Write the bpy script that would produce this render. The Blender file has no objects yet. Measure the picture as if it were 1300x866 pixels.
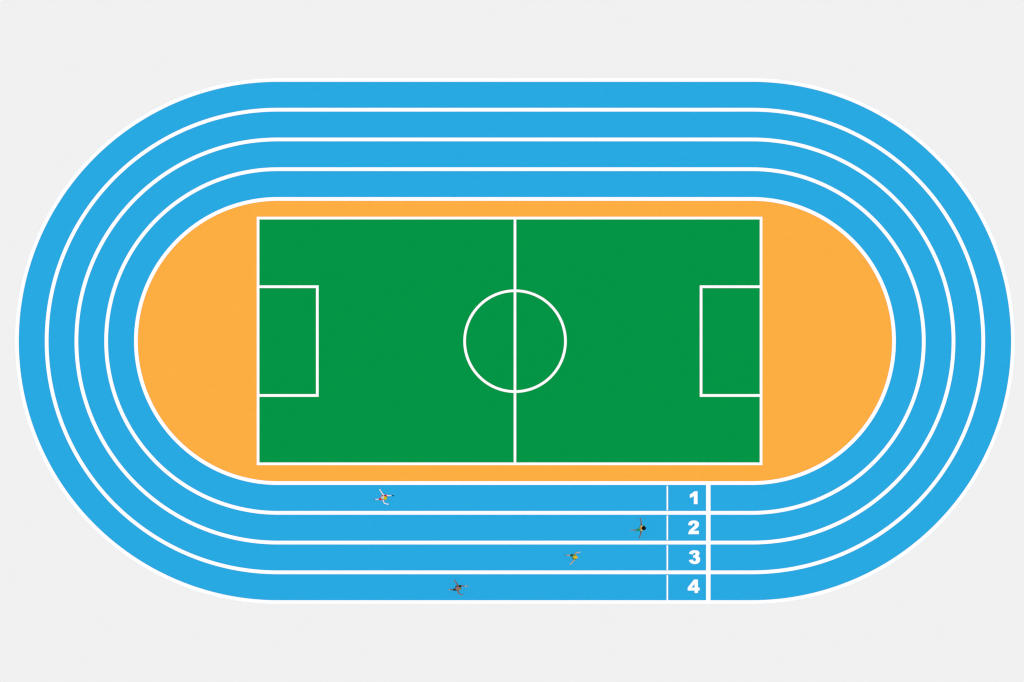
import bpy, bmesh, math
from mathutils import Vector, Matrix

S = 0.07                      # metres per photograph pixel (1300 x 866)
PX0, PY0 = 650.0, 433.0
C = bpy.context.scene.collection
scene = bpy.context.scene


def W(px, py, z=0.0):
    return Vector(((px - PX0) * S, (PY0 - py) * S, z))


# ------------------------------------------------------------------ materials
E = (1.168, 1.178, 1.212)        # daylight on a horizontal white surface, per channel


def lin(c):
    out = []
    for k, v in enumerate(c):
        v /= 255.0
        v = v / 12.92 if v <= 0.04045 else ((v + 0.055) / 1.055) ** 2.4
        out.append(v)
    return out


def mat(name, rgb, rough=0.9, grain=0.02, scale=6.0, bump=0.0, bump_scale=300.0, spec=0.03, sheen=0.0, base=None):
    """rgb: the sunlit sRGB colour; turned into the base colour that gives it under daylight."""
    m = bpy.data.materials.new(name)
    m.use_nodes = True
    nt = m.node_tree
    b = nt.nodes['Principled BSDF']
    l = lin(rgb)
    col = base or [min(0.86, l[k] / E[k]) for k in range(3)]
    b.inputs['Roughness'].default_value = rough
    b.inputs['Specular IOR Level'].default_value = spec
    if sheen:
        b.inputs['Sheen Weight'].default_value = sheen
    tc = nt.nodes.new('ShaderNodeTexCoord')
    nz = nt.nodes.new('ShaderNodeTexNoise')
    nz.inputs['Scale'].default_value = scale
    nz.inputs['Detail'].default_value = 6
    nz.inputs['Roughness'].default_value = 0.65
    nt.links.new(tc.outputs['Object'], nz.inputs['Vector'])
    ramp = nt.nodes.new('ShaderNodeValToRGB')
    ramp.color_ramp.elements[0].position = 0.3
    ramp.color_ramp.elements[1].position = 0.7
    ramp.color_ramp.elements[0].color = [c * (1 - grain) for c in col] + [1]
    ramp.color_ramp.elements[1].color = [min(0.9, c * (1 + grain)) for c in col] + [1]
    nt.links.new(nz.outputs['Fac'], ramp.inputs['Fac'])
    nt.links.new(ramp.outputs['Color'], b.inputs['Base Color'])
    if bump:
        n2 = nt.nodes.new('ShaderNodeTexNoise')
        n2.inputs['Scale'].default_value = bump_scale
        n2.inputs['Detail'].default_value = 3
        nt.links.new(tc.outputs['Object'], n2.inputs['Vector'])
        bp = nt.nodes.new('ShaderNodeBump')
        bp.inputs['Strength'].default_value = bump
        bp.inputs['Distance'].default_value = 0.002
        nt.links.new(n2.outputs['Fac'], bp.inputs['Height'])
        nt.links.new(bp.outputs['Normal'], b.inputs['Normal'])
    return m


M = {
    'ground': mat('pale_paving', (241, 241, 241), grain=0.004, scale=0.4),
    'track': mat('blue_rubber', (39, 169, 225), grain=0.012, scale=1.5, bump=0.15),
    'sand': mat('orange_clay', (253, 174, 65), grain=0.012, scale=1.2, bump=0.15),
    'turf': mat('green_turf', (0, 149, 69), grain=0.02, scale=2.0, bump=0.25),
    'line': mat('white_line_paint', (255, 255, 255), grain=0.0, base=(0.86, 0.86, 0.86), rough=0.7),
    'eye': mat('eye_dark', (40, 30, 25), grain=0.0, rough=0.3, spec=0.5),
    'lip': mat('lip_pink', (190, 110, 105), grain=0.01),
}


# ------------------------------------------------------------------ helpers
def link(o, parent=None):
    C.objects.link(o)
    if parent is not None:
        o.parent = parent
    return o


def obj(name, bm, material, parent=None, smooth=False):
    me = bpy.data.meshes.new(name)
    bm.to_mesh(me)
    bm.free()
    for m in (material if isinstance(material, (list, tuple)) else [material]):
        me.materials.append(m)
    if smooth:
        for p in me.polygons:
            p.use_smooth = True
    return link(bpy.data.objects.new(name, me), parent)


def empty(name, loc, label, cat, group=None):
    o = bpy.data.objects.new(name, None)
    o.empty_display_size = 0.5
    o.location = loc
    o['label'] = label
    o['category'] = cat
    if group:
        o['group'] = group
    return link(o)


# the oval: two straights and two half circles
CX, CY = 653.75, 433.0
HALF = 300.85 * S
PITCH, R0 = 37.77, 180.35
OC = W(CX, CY)


def oval(r, n=180):
    """closed stadium loop of radius r metres round the oval's centre"""
    pts = []
    for i in range(n + 1):
        a = -math.pi / 2 + math.pi * i / n
        pts.append((HALF + r * math.cos(a), r * math.sin(a)))
    for i in range(n + 1):
        a = math.pi / 2 + math.pi * i / n
        pts.append((-HALF + r * math.cos(a), r * math.sin(a)))
    return pts


def ring_sheet(bm, inner, outer, z):
    n = len(inner)
    a = [bm.verts.new((x, y, z)) for x, y in inner]
    b = [bm.verts.new((x, y, z)) for x, y in outer]
    for i in range(n):
        j = (i + 1) % n
        bm.faces.new((a[i], b[i], b[j], a[j]))
    return a, b


def ring_slab(bm, inner, outer, z0, z1):
    a, b = ring_sheet(bm, inner, outer, z1)
    a0 = [bm.verts.new((x, y, z0)) for x, y in inner]
    b0 = [bm.verts.new((x, y, z0)) for x, y in outer]
    n = len(inner)
    for i in range(n):
        j = (i + 1) % n
        bm.faces.new((b[i], b0[i], b0[j], b[j]))
        bm.faces.new((a[j], a0[j], a0[i], a[i]))


def rect(bm, x0, y0, x1, y1, z, origin):
    """rectangle between photograph pixels, in metres relative to origin"""
    p = [W(x0, y1, z), W(x1, y1, z), W(x1, y0, z), W(x0, y0, z)]
    bm.faces.new([bm.verts.new(q - origin) for q in p])


# ------------------------------------------------------------------ ground, infield
bm = bmesh.new()
g = 1500
bm.faces.new([bm.verts.new(p) for p in ((-g, -g, 0), (g, -g, 0), (g, g, 0), (-g, g, 0))])
o = obj('ground', bm, M['ground'])
o['kind'] = 'structure'
o['label'] = 'pale grey paved ground all round the blue running track'

bm = bmesh.new()
bm.faces.new([bm.verts.new((x, y, 0.006)) for x, y in oval((R0 - 1.0) * S)])
o = obj('infield', bm, M['sand'])
o.location = OC
o['kind'] = 'structure'
o['label'] = 'orange oval infield between the blue track and the green pitch'

# ------------------------------------------------------------------ running track
track = empty('running_track', OC, 'blue oval running track with four white lined lanes and painted lane numbers', 'running track')

DIG = {   # outlines read off the photograph, 36.08 units to its pixel, origin (868, y0)
    1: (620, [[(283, 270), (340, 252), (410, 213), (452, 175), (475, 138), (632, 138), (632, 725), (465, 725), (465, 345),
               (400, 390), (340, 420), (283, 438)]]),
    2: (657, [[(205, 765), (692, 765), (692, 610), (440, 610), (480, 577), (560, 520), (620, 472), (668, 415), (692, 360),
               (697, 290), (678, 225), (630, 175), (560, 146), (450, 138), (350, 150), (270, 188), (225, 250), (203, 350),
               (380, 366), (388, 315), (415, 277), (460, 262), (500, 278), (517, 320), (500, 372), (450, 425), (380, 487),
               (290, 565), (240, 635), (213, 710)]]),
    3: (695, [[(238, 282), (262, 232), (305, 182), (370, 147), (470, 130), (590, 134), (662, 162), (708, 213), (724, 280),
               (704, 338), (650, 395), (705, 435), (742, 492), (752, 552), (737, 632), (692, 702), (620, 747), (520, 767),
               (420, 757), (330, 717), (270, 655), (233, 578), (420, 555), (440, 618), (485, 645), (535, 625), (562, 570),
               (552, 510), (512, 474), (470, 468), (432, 478), (448, 360), (485, 360), (530, 340), (547, 300), (532, 260),
               (490, 246), (450, 262), (430, 298), (424, 328)]]),
    4: (733, [[(470, 103), (652, 103), (652, 470), (727, 470), (727, 602), (652, 602), (652, 717), (497, 717), (497, 605),
               (183, 605), (183, 470)], [(497, 300), (497, 470), (355, 470)]]),
}


def digit(n, origin, z, parent):
    y0, loops = DIG[n]
    cu = bpy.data.curves.new('lane_number', 'CURVE')
    cu.dimensions = '2D'
    cu.fill_mode = 'BOTH'
    for lp in loops:
        sp = cu.splines.new('POLY')
        sp.points.add(len(lp) - 1)
        for p, (x, y) in zip(sp.points, lp):
            q = W(868 + x / 36.08, y0 + y / 36.08) - origin
            p.co = (q.x, q.y, 0, 1)
        sp.use_cyclic_u = True
    tmp = bpy.data.objects.new('tmp', cu)
    C.objects.link(tmp)
    dg = bpy.context.evaluated_depsgraph_get()
    me = bpy.data.meshes.new_from_object(tmp.evaluated_get(dg))
    bpy.data.objects.remove(tmp)
    bpy.data.curves.remove(cu)
    me.name = 'lane_number'
    for v in me.vertices:
        v.co.z = z
    me.materials.clear()
    me.materials.append(M['line'])
    o = bpy.data.objects.new('lane_number', me)
    o['label'] = 'white painted numeral %d' % n
    return link(o, parent)


MARKS = {1: (616.8, 648.0), 2: (654.6, 685.6), 3: (692.4, 724.0), 4: (730.2, 762.0)}
for n in range(1, 5):
    r_in = (R0 + PITCH * (n - 1)) * S + 0.002
    r_out = (R0 + PITCH * n) * S - 0.002
    if n == 1:
        r_in = (R0 - 2.4) * S
    if n == 4:
        r_out = (R0 + PITCH * 4 + 2.4) * S
    bm = bmesh.new()
    ring_slab(bm, oval(r_in), oval(r_out), 0.001, 0.020)
    ln = obj('lane', bm, M['track'], track)
    ln['label'] = ['innermost blue lane numbered 1', 'second blue lane numbered 2', 'third blue lane numbered 3',
                   'outermost blue lane numbered 4'][n - 1]
    digit(n, OC, 0.024, ln)
    bm = bmesh.new()
    rect(bm, 846.25, MARKS[n][0], 848.15, MARKS[n][1], 0.024, OC)
    obj('lane_mark', bm, M['line'], ln)

for k in range(5):
    r = (R0 + PITCH * k) * S
    bm = bmesh.new()
    ring_sheet(bm, oval(r - 2.35 * S), oval(r + 2.35 * S), 0.024)
    obj('lane_line', bm, M['line'], track)
bm = bmesh.new()
rect(bm, 896.4, 613.3, 902.0, 766.8, 0.028, OC)
obj('finish_line', bm, M['line'], track)

# ------------------------------------------------------------------ football pitch
PC = W(646.9, CY)
pitch = empty('football_pitch', PC, 'green football pitch with white markings in the middle of the orange infield', 'football pitch')
bm = bmesh.new()
rect(bm, 326.5, 275.8, 967.3, 590.0, 0.012, PC)
obj('turf', bm, M['turf'], pitch)


def rect_ring(bm, o_, i_, z):
    a = [W(x, y, z) - PC for x, y in ((o_[0], o_[3]), (o_[2], o_[3]), (o_[2], o_[1]), (o_[0], o_[1]))]
    b = [W(x, y, z) - PC for x, y in ((i_[0], i_[3]), (i_[2], i_[3]), (i_[2], i_[1]), (i_[0], i_[1]))]
    va = [bm.verts.new(p) for p in a]
    vb = [bm.verts.new(p) for p in b]
    for i in range(4):
        j = (i + 1) % 4
        bm.faces.new((va[i], va[j], vb[j], vb[i]))


bm = bmesh.new()
rect_ring(bm, (325.9, 275.25, 967.9, 590.6), (329.3, 278.65, 964.5, 587.2), 0.016)
obj('boundary_line', bm, M['line'], pitch)
bm = bmesh.new()
rect(bm, 652.1, 278.7, 655.4, 587.15, 0.020, PC)
obj('halfway_line', bm, M['line'], pitch)
bm = bmesh.new()
cc = W(653.85, 433.2) - PC
ci = [(cc.x + (64.0 - 1.65) * S * math.cos(t * math.pi / 90), cc.y + (64.0 - 1.65) * S * math.sin(t * math.pi / 90)) for t in range(180)]
co = [(cc.x + (64.0 + 1.65) * S * math.cos(t * math.pi / 90), cc.y + (64.0 + 1.65) * S * math.sin(t * math.pi / 90)) for t in range(180)]
ring_sheet(bm, ci, co, 0.016)
obj('centre_circle', bm, M['line'], pitch)
for xa, xb, xc in ((329.3, 401.15, 404.5), (964.5, 891.7, 888.35)):
    bm = bmesh.new()
    pts = [(xa, 362.4), (xc, 362.4), (xc, 503.85), (xa, 503.85), (xa, 500.45), (xb, 500.45), (xb, 365.75), (xa, 365.75)]
    v = [bm.verts.new(W(x, y, 0.016) - PC) for x, y in pts]
    for f in ((0, 1, 6, 7), (1, 2, 5, 6), (2, 3, 4, 5)):
        fc = bm.faces.new([v[i] for i in f])
    bmesh.ops.recalc_face_normals(bm, faces=bm.faces[:])
    if bm.faces[0].normal.z < 0:
        bmesh.ops.reverse_faces(bm, faces=bm.faces[:])
    obj('penalty_box', bm, M['line'], pitch)


# ------------------------------------------------------------------ runners
def frame(d, side):
    d = d.normalized()
    s = side - d * side.dot(d)
    if s.length < 1e-4:
        s = Vector((0, 0, 1)).cross(d)
    s.normalize()
    return d, s, d.cross(s)


def loft(bm, stations, side=Vector((0, 1, 0)), seg=20, round_ends=True):
    """tube through (point, half width along side, half depth); ends rounded or flat"""
    st = [(Vector(p), a, b) for p, a, b in stations]
    n = len(st)
    rings = []

    def ring(c, s, t, a, b):
        return [bm.verts.new(c + s * (a * math.cos(2 * math.pi * k / seg)) + t * (b * math.sin(2 * math.pi * k / seg))) for k in range(seg)]
    for i, (p, a, b) in enumerate(st):
        d = st[min(i + 1, n - 1)][0] - st[max(i - 1, 0)][0]
        d, s, t = frame(d, side)
        if i == 0 and round_ends:
            m = (a + b) / 2
            for q in (75, 50, 25):
                q = math.radians(q)
                rings.append(ring(p - d * (m * math.sin(q)), s, t, a * math.cos(q), b * math.cos(q)))
        rings.append(ring(p, s, t, a, b))
        if i == n - 1 and round_ends:
            m = (a + b) / 2
            for q in (25, 50, 75):
                q = math.radians(q)
                rings.append(ring(p + d * (m * math.sin(q)), s, t, a * math.cos(q), b * math.cos(q)))
    for r0, r1 in zip(rings, rings[1:]):
        for k in range(seg):
            bm.faces.new((r0[k], r0[(k + 1) % seg], r1[(k + 1) % seg], r1[k]))
    bm.faces.new(list(reversed(rings[0])))
    bm.faces.new(rings[-1])


def ball(bm, c, r, m3=None):
    mt = Matrix.Translation(c) @ ((m3 or Matrix.Identity(3)).to_4x4()) @ Matrix.Diagonal((r[0], r[1], r[2], 1))
    bmesh.ops.create_uvsphere(bm, u_segments=20, v_segments=12, radius=1, matrix=mt)


def fuse(name, bm, material, parent, voxel=0.008, smooth=4):
    """merge the overlapping lofts into one continuous skin"""
    me = bpy.data.meshes.new(name)
    bm.to_mesh(me)
    bm.free()
    tmp = bpy.data.objects.new(name, me)
    C.objects.link(tmp)
    md = tmp.modifiers.new('r', 'REMESH')
    md.mode = 'VOXEL'
    md.voxel_size = voxel
    ms = tmp.modifiers.new('s', 'SMOOTH')
    ms.factor = 0.5
    ms.iterations = smooth
    dg = bpy.context.evaluated_depsgraph_get()
    out = bpy.data.meshes.new_from_object(tmp.evaluated_get(dg))
    bpy.data.objects.remove(tmp)
    bpy.data.meshes.remove(me)
    out.name = name
    out.materials.clear()
    for m in (material if isinstance(material, list) else [material]):
        out.materials.append(m)
    for p in out.polygons:
        p.use_smooth = True
    return link(bpy.data.objects.new(name, out), parent)


def lerp(a, b, t):
    return a + (b - a) * t


def make_runner(spec):
    ox, oy = spec['shift']
    root_px = spec['root']
    root = empty('person', W(root_px[0] + ox, root_px[1] + oy, 0.020), spec['label'], 'runner', 'runners on the blue track')
    base = W(root_px[0], root_px[1])

    def P(j):
        x, y, z = spec['joints'][j]
        v = W(x, y, z) - base
        return v
    skin = mat('skin_' + spec['key'], spec['skin'], rough=0.55, grain=0.02, scale=20, spec=0.3)
    vest_m = mat('vest_fabric_' + spec['key'], spec['vest'], grain=0.02, scale=40, bump=0.2, sheen=0.1)
    trim_m = mat('trim_fabric_' + spec['key'], spec['trim'], grain=0.02, scale=40, bump=0.2)
    short_m = mat('shorts_fabric_' + spec['key'], spec['shorts'], grain=0.02, scale=40, bump=0.2, sheen=0.1)
    hair_m = mat('hair_' + spec['key'], spec['hair'], grain=0.12, scale=60, bump=0.6, bump_scale=120, rough=0.6)
    shoe_m = mat('shoe_' + spec['key'], spec['shoe'], grain=0.03, scale=30, rough=0.6)
    pel, neck, head = P('pelvis'), P('neck'), P('head')
    up, side, _ = frame(neck - pel, (P('shoulder_l') - P('shoulder_r')))
    fwd = side.cross(up)
    L = (neck - pel).length
    # --- body
    bm = bmesh.new()
    torso = [(0.00, .150, .105), (0.16, .158, .108), (0.34, .138, .092), (0.52, .148, .100), (0.72, .168, .112),
             (0.86, .165, .100), (0.95, .110, .075)]
    loft(bm, [(pel + up * (L * t), a, b) for t, a, b in torso], side, 28)
    hd_up = (head - neck).normalized()
    hd_up = (hd_up + Vector((0, 0, 0.9))).normalized()
    hs = Vector((0, 1, 0))
    hf = hs.cross(hd_up).normalized()
    hs = hd_up.cross(hf).normalized()
    R = Matrix((hf, hs, hd_up)).transposed()

    def H(x, y, z):
        return head + R @ Vector((x, y, z))
    loft(bm, [(neck - up * 0.03, .062, .060), (head - hd_up * 0.09 - hf * 0.015, .055, .056)], side, 16)
    ball(bm, H(-.010, 0, .022), (.098, .077, .098), R)
    ball(bm, H(.022, 0, -.045), (.066, .056, .075), R)
    ball(bm, H(.050, 0, -.092), (.028, .030, .024), R)
    loft(bm, [(H(.086, 0, .012), .010, .010), (H(.102, 0, -.022), .015, .013), (H(.092, 0, -.032), .018, .010)], hs, 10)
    for s in (-1, 1):
        ball(bm, H(-.012, s * .079, -.012), (.020, .009, .033), R)
        ball(bm, H(.078, s * .034, .026), (.014, .024, .009), R)
    ball(bm, H(.082, 0, -.062), (.010, .024, .006), R)
    ball(bm, H(.080, 0, -.074), (.010, .021, .007), R)
    # arms and hands
    for sd, s in (('l', 1), ('r', -1)):
        sh, el, wr, tip = P('shoulder_' + sd), P('elbow_' + sd), P('wrist_' + sd), P('tip_' + sd)
        loft(bm, [(lerp(neck, sh, .45) - up * .03, .055, .055), (sh, .070, .070), (lerp(sh, el, .3), .064, .064),
                  (lerp(sh, el, .7), .051, .051), (el, .045, .045)], fwd, 16)
        loft(bm, [(el, .045, .045), (lerp(el, wr, .25), .049, .047), (lerp(el, wr, .7), .038, .035), (wr, .030, .025)], fwd, 16)
        d = (tip - wr).normalized()
        n = Vector((0, 0, 1)).cross(d)
        n = n.normalized() if n.length > 1e-3 else side
        pn = d.cross(n).normalized()                      # palm normal
        if pn.z > 0:
            pn = -pn
        palm_end = wr + d * .085
        loft(bm, [(wr, .026, .022), (wr + d * .04, .040, .018), (palm_end, .041, .015)], n, 14)
        for q, fl in ((-1.5, .060), (-.5, .078), (.5, .084), (1.5, .072)):
            b0 = palm_end + n * (q * .0205) - d * .012
            b1 = b0 + (d + n * q * .06) * (fl * .5) + pn * .006
            b2 = b1 + (d * .75 + pn * .55).normalized() * (fl * .32)
            b3 = b2 + (d * .35 + pn * .95).normalized() * (fl * .25)
            loft(bm, [(b0, .0100, .0095), (b1, .0092, .0090), (b2, .0085, .0082), (b3, .0070, .0070)], n, 10)
        t0 = wr + d * .028 + n * (s * .030)
        t1 = t0 + (d * .6 + n * s * .7 + pn * .25).normalized() * .042
        t2 = t1 + (d * .95 + n * s * .15 + pn * .3).normalized() * .030
        loft(bm, [(t0, .0125, .0120), (t1, .0105, .0100), (t2, .0080, .0080)], n, 10)
    # legs
    feet = {}
    for sd, s in (('l', 1), ('r', -1)):
        hp, kn, an, toe = P('hip_' + sd), P('knee_' + sd), P('ankle_' + sd), P('toe_' + sd)
        loft(bm, [(hp + up * .02, .090, .092), (lerp(hp, kn, .25), .086, .088), (lerp(hp, kn, .65), .070, .072),
                  (lerp(hp, kn, .93), .055, .058), (kn, .053, .056)], side, 18)
        dk = (an - kn).normalized()
        back = -fwd + dk * fwd.dot(dk)
        back.normalize()
        loft(bm, [(kn, .052, .054), (lerp(kn, an, .28) + back * .014, .056, .060), (lerp(kn, an, .6) + back * .006, .044, .046),
                  (lerp(kn, an, .9), .034, .036), (an, .035, .038)], side, 16)
        d = (toe - an).normalized()
        dn = dk - d * dk.dot(d)
        dn.normalize()                                    # towards the sole
        feet[sd] = (an, toe, d, dn)
        loft(bm, [(an - d * .035 + dn * .035, .032, .034), (an + d * .05 + dn * .04, .038, .030),
                  (lerp(an, toe, .72) + dn * .047, .036, .016)], side, 14)
    body = fuse('body', bm, [skin, M['eye'], M['lip']], root, 0.0065, 3)
    me = body.data
    for p in me.polygons:
        c = p.center
        for s in (-1, 1):
            if (c - H(.083, s * .032, .008)).length < .0125:
                p.material_index = 1
        if (c - H(.090, 0, -.066)).length < .020 and abs((R.transposed() @ (c - head)).z + .067) < .009:
            p.material_index = 2
    # --- hair
    bm = bmesh.new()
    hr = spec['hair_r']
    ball(bm, H(-.022, 0, .038), (hr, hr * .92, hr * .88), R)
    if spec.get('curly'):
        k = 0
        for i in range(60):
            z = 1 - (i + .5) / 60 * 1.45
            a = i * 2.39996
            rr = math.sqrt(max(0, 1 - z * z))
            v = Vector((rr * math.cos(a), rr * math.sin(a), z))
            if v.x > .45 and v.z < .35:
                continue
            ball(bm, H(-.022 + v.x * hr * .93, v.y * hr * .86, .038 + v.z * hr * .82), (hr * .2,) * 3)
    else:
        for i in range(44):
            a = i / 44 * 2 * math.pi
            v = Vector((math.cos(a), math.sin(a), 0))
            lo = -.045 if v.x < .3 else .03
            top = H(-.022 + v.x * hr * .25, v.y * hr * .25, .038 + hr * .84)
            mid = H(-.022 + v.x * hr * .90, v.y * hr * .84, .038 + hr * .35)
            end = H(-.026 + v.x * hr * .90, v.y * hr * .86, lo)
            loft(bm, [(top, .016, .012), (mid, .016, .012), (end, .010, .008)], hs, 8)
    # face opening: keep the hair off eyes, nose and mouth
    hair = fuse('hair', bm, hair_m, root, 0.010, 2)
    bmh = bmesh.new()
    bmh.from_mesh(hair.data)
    cut = [v for v in bmh.verts if (R.transposed() @ (v.co - head)).x > .045 and (R.transposed() @ (v.co - head)).z < .045]
    bmesh.ops.delete(bmh, geom=cut, context='VERTS')
    bmh.to_mesh(hair.data)
    bmh.free()
    # --- vest
    bm = bmesh.new()
    loft(bm, [(pel + up * (L * t), a + .014, b + .014) for t, a, b in
              [(0.10, .158, .108), (0.34, .140, .094), (0.52, .150, .102), (0.72, .168, .113), (0.86, .160, .102), (0.93, .118, .080)]],
         side, 28, False)
    for sd in ('l', 'r'):
        sh = P('shoulder_' + sd)
        loft(bm, [(lerp(neck, sh, .25) - up * .035, .062, .075), (lerp(neck, sh, .70) - up * .015, .058, .066)], fwd, 16)
    vest = fuse('vest', bm, vest_m, root, 0.009, 2)
    # armhole trims
    for sd in ('l', 'r'):
        sh = P('shoulder_' + sd)
        s_ = (sh - neck)
        c = lerp(neck, sh, .84) - up * .036
        ax, a1, a2 = frame(s_, fwd)
        bm = bmesh.new()
        seg = 28
        tr = spec['trim_w']
        path = []
        for k in range(seg):
            a = 2 * math.pi * k / seg
            path.append(c + a1 * (.094 * math.cos(a)) + up * (.086 * math.sin(a)))
        prev = None
        rings = []
        for k in range(seg):
            d = (path[(k + 1) % seg] - path[k - 1]).normalized()
            t1 = ax
            t2 = d.cross(t1).normalized()
            rings.append([bm.verts.new(path[k] + t1 * (tr * math.cos(b * math.pi / 4)) + t2 * (.012 * math.sin(b * math.pi / 4))) for b in range(8)])
        for k in range(seg):
            r0, r1 = rings[k], rings[(k + 1) % seg]
            for b in range(8):
                bm.faces.new((r0[b], r1[b], r1[(b + 1) % 8], r0[(b + 1) % 8]))
        bmesh.ops.recalc_face_normals(bm, faces=bm.faces[:])
        t = obj('trim', bm, trim_m, vest, True)
    # --- shorts
    bm = bmesh.new()
    loft(bm, [(pel + up * (L * .20), .170, .120), (pel + up * (L * .06), .172, .122), (pel - up * .05, .150, .112)], side, 26, False)
    for sd in ('l', 'r'):
        hp, kn = P('hip_' + sd), P('knee_' + sd)
        ball(bm, hp - up * .005, (.112, .112, .118))
        loft(bm, [(hp + up * .03, .104, .106), (lerp(hp, kn, .25), .102, .106), (lerp(hp, kn, spec['short_len'][sd]), .092, .096)], side, 20, False)
    obj_s = fuse('shorts', bm, short_m, root, 0.009, 1)
    # --- shoes and socks
    for sd in ('l', 'r'):
        an, toe, d, dn = feet[sd]
        bm = bmesh.new()
        loft(bm, [(an - d * .050 + dn * .030, .038, .042), (an + d * .02 + dn * .034, .044, .045), (lerp(an, toe, .55) + dn * .045, .050, .034),
                  (lerp(an, toe, .85) + dn * .052, .047, .024), (toe + dn * .055, .034, .018)], side, 18)
        shoe = fuse('shoe', bm, shoe_m, root, 0.008, 2)
        if spec.get('sock'):
            kn = P('knee_' + sd)
            bm = bmesh.new()
            loft(bm, [(lerp(an, kn, .20), .046, .050), (lerp(an, kn, .12), .043, .046), (an, .044, .046)], side, 18, False)
            fuse('sock', bm, spec['sock_m'], root, 0.008, 1)
    return root


STRIDE = {   # long stride, right leg pushing off, left knee driving, right arm forward (photograph pixels, metres up)
    'pelvis': (485.0, 631.7, .86), 'neck': (488.2, 631.8, 1.40), 'head': (489.7, 631.95, 1.555),
    'hip_l': (485.5, 629.9, .85), 'knee_l': (492.0, 628.9, .79), 'ankle_l': (496.9, 629.2, .54), 'toe_l': (500.0, 629.3, .60),
    'hip_r': (484.4, 633.4, .85), 'knee_r': (480.6, 633.8, .54), 'ankle_r': (476.0, 633.8, .21), 'toe_r': (477.0, 633.8, .03),
    'shoulder_l': (487.2, 628.4, 1.36), 'elbow_l': (484.9, 625.0, 1.16), 'wrist_l': (483.2, 622.4, 1.10), 'tip_l': (482.2, 620.2, 1.08),
    'shoulder_r': (486.9, 634.8, 1.36), 'elbow_r': (487.9, 638.2, 1.16), 'wrist_r': (491.6, 639.6, 1.22), 'tip_r': (494.3, 639.7, 1.26),
}
SPREAD = {   # front foot planted, rear shin kicked back, both arms flung out to the sides
    'pelvis': (813.0, 670.4, .84), 'neck': (815.1, 670.1, 1.38), 'head': (817.0, 670.0, 1.53),
    'hip_l': (813.2, 669.0, .83), 'knee_l': (817.9, 667.9, .54), 'ankle_l': (816.2, 667.8, .10), 'toe_l': (819.0, 667.8, .08),
    'hip_r': (812.6, 672.1, .83), 'knee_r': (808.2, 672.8, .53), 'ankle_r': (802.4, 672.8, .50), 'toe_r': (801.0, 672.8, .29),
    'shoulder_l': (814.0, 667.0, 1.34), 'elbow_l': (813.9, 662.8, 1.23), 'wrist_l': (813.0, 659.0, 1.19), 'tip_l': (812.4, 656.2, 1.18),
    'shoulder_r': (813.9, 673.2, 1.34), 'elbow_r': (813.2, 677.3, 1.23), 'wrist_r': (812.1, 681.1, 1.17), 'tip_r': (811.5, 683.8, 1.16),
}
REACH = {    # left leg pushing off, left arm forward, right arm swung back
    'pelvis': (728.0, 706.4, .84), 'neck': (730.2, 706.7, 1.39), 'head': (731.2, 706.7, 1.55),
    'hip_l': (727.6, 704.9, .83), 'knee_l': (723.6, 704.8, .56), 'ankle_l': (718.2, 704.9, .22), 'toe_l': (719.4, 704.9, .03),
    'hip_r': (727.9, 708.0, .83), 'knee_r': (733.2, 708.0, .66), 'ankle_r': (731.0, 708.1, .30), 'toe_r': (734.0, 708.2, .22),
    'shoulder_l': (729.6, 703.4, 1.35), 'elbow_l': (731.4, 701.1, 1.13), 'wrist_l': (734.6, 700.7, 1.18), 'tip_l': (737.2, 700.8, 1.20),
    'shoulder_r': (729.3, 709.9, 1.35), 'elbow_r': (727.0, 712.4, 1.13), 'wrist_r': (724.8, 715.0, 1.10), 'tip_r': (723.2, 716.9, 1.09),
}
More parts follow.
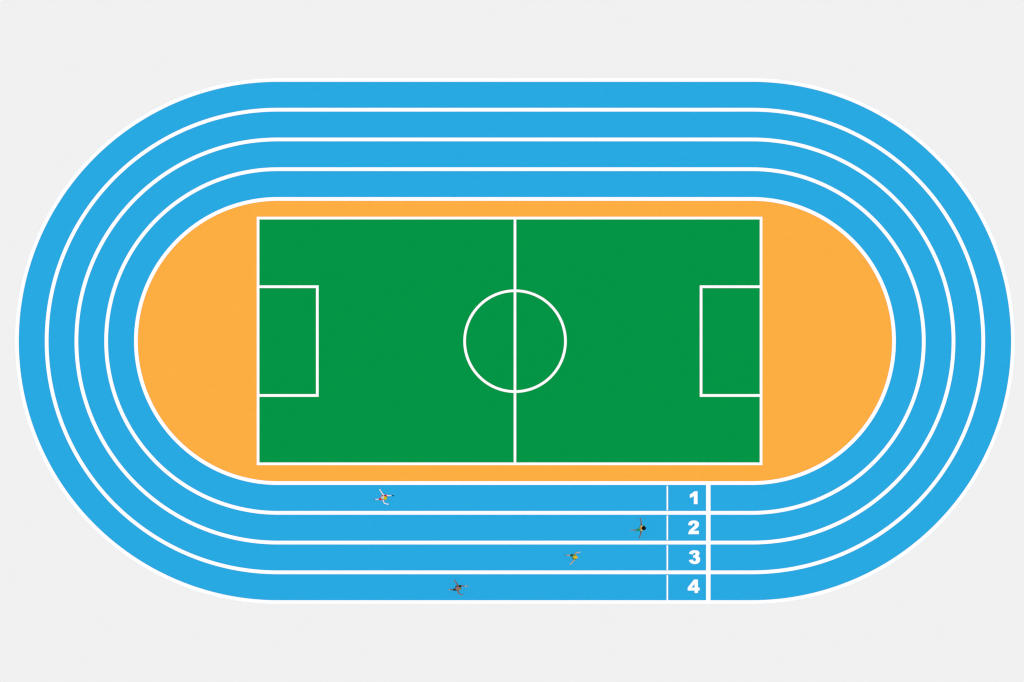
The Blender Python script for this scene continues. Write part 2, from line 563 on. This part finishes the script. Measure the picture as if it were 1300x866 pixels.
RUNNERS = [
    dict(key='pale', root=(485.0, 631.5), shift=(0, 0), joints=STRIDE, skin=(255, 250, 246), hair=(216, 202, 12), vest=(250, 244, 246),
         trim=(40, 14, 46), trim_w=.036, shorts=(228, 14, 44), shoe=(14, 36, 60), hair_r=.168, short_len={'l': .90, 'r': .66}, curly=False,
         label='runner in white vest and red shorts with blond hair, in lane 1'),
    dict(key='dark', root=(811.0, 670.5), shift=(0, 0), joints=SPREAD, skin=(140, 98, 68), hair=(14, 16, 16), vest=(236, 172, 60),
         trim=(244, 216, 130), trim_w=.045, shorts=(8, 165, 70), shoe=(176, 196, 180), hair_r=.185, short_len={'l': .95, 'r': .90}, curly=True,
         label='dark haired runner in orange vest with arms flung wide, in lane 2'),
    dict(key='light', root=(728.0, 706.4), shift=(0, 0), joints=REACH, skin=(214, 178, 150), hair=(236, 196, 24), vest=(226, 222, 30),
         trim=(16, 120, 44), trim_w=.045, shorts=(0, 84, 40), shoe=(40, 70, 110), hair_r=.138, short_len={'l': .76, 'r': .76}, curly=False,
         label='runner in yellow vest with dark green shorts and trim, in lane 3'),
    dict(key='brown', root=(485.0, 631.5), shift=(94.3, 114.7), joints=STRIDE, skin=(150, 102, 70), hair=(156, 130, 72), vest=(172, 134, 130),
         trim=(116, 60, 60), trim_w=.030, shorts=(8, 50, 48), shoe=(166, 150, 110), hair_r=.128, short_len={'l': .90, 'r': .68}, curly=False, sock=True,
         sock_m=mat('sock_white', (225, 245, 238), grain=0.01),
         label='brown skinned runner in dull mauve-brown vest and black shorts, in lane 4'),
]
for sp in RUNNERS:
    make_runner(sp)

# ------------------------------------------------------------------ daylight
elev, azim = 88.7, 0.0
w = bpy.data.worlds.new('World')
scene.world = w
w.use_nodes = True
nt = w.node_tree
sky = nt.nodes.new('ShaderNodeTexSky')
sky.sky_type = 'NISHITA'
sky.sun_disc = False
sky.sun_elevation = math.radians(elev)
sky.sun_rotation = math.radians(azim)
nt.links.new(sky.outputs['Color'], nt.nodes['Background'].inputs['Color'])
nt.nodes['Background'].inputs['Strength'].default_value = 0.06
ld = bpy.data.lights.new('sun', 'SUN')
ld.energy = 3.2
ld.angle = math.radians(0.53)
ld.color = (1.0, 0.97, 0.92)
sun = bpy.data.objects.new('sun', ld)
d = Vector((math.sin(math.radians(azim)) * math.cos(math.radians(elev)), math.cos(math.radians(azim)) * math.cos(math.radians(elev)), math.sin(math.radians(elev))))
sun.rotation_euler = d.to_track_quat('Z', 'Y').to_euler()
sun.location = (0, 0, 80)
C.objects.link(sun)

# ------------------------------------------------------------------ camera straight above
cd = bpy.data.cameras.new('camera')
cd.sensor_width = 36
cd.sensor_fit = 'HORIZONTAL'
HGT = 600.0
cd.lens = 36 * HGT / (1300 * S)
cd.clip_start = 1
cd.clip_end = 5000
cam = bpy.data.objects.new('camera', cd)
cam.location = (0, 0, HGT)
C.objects.link(cam)
scene.camera = cam
scene.cycles.filter_width = 1.2

vs = scene.view_settings
vs.view_transform = 'Standard'
vs.look = 'None'
vs.gamma = 1
vs.exposure = 0
vs.use_curve_mapping = False
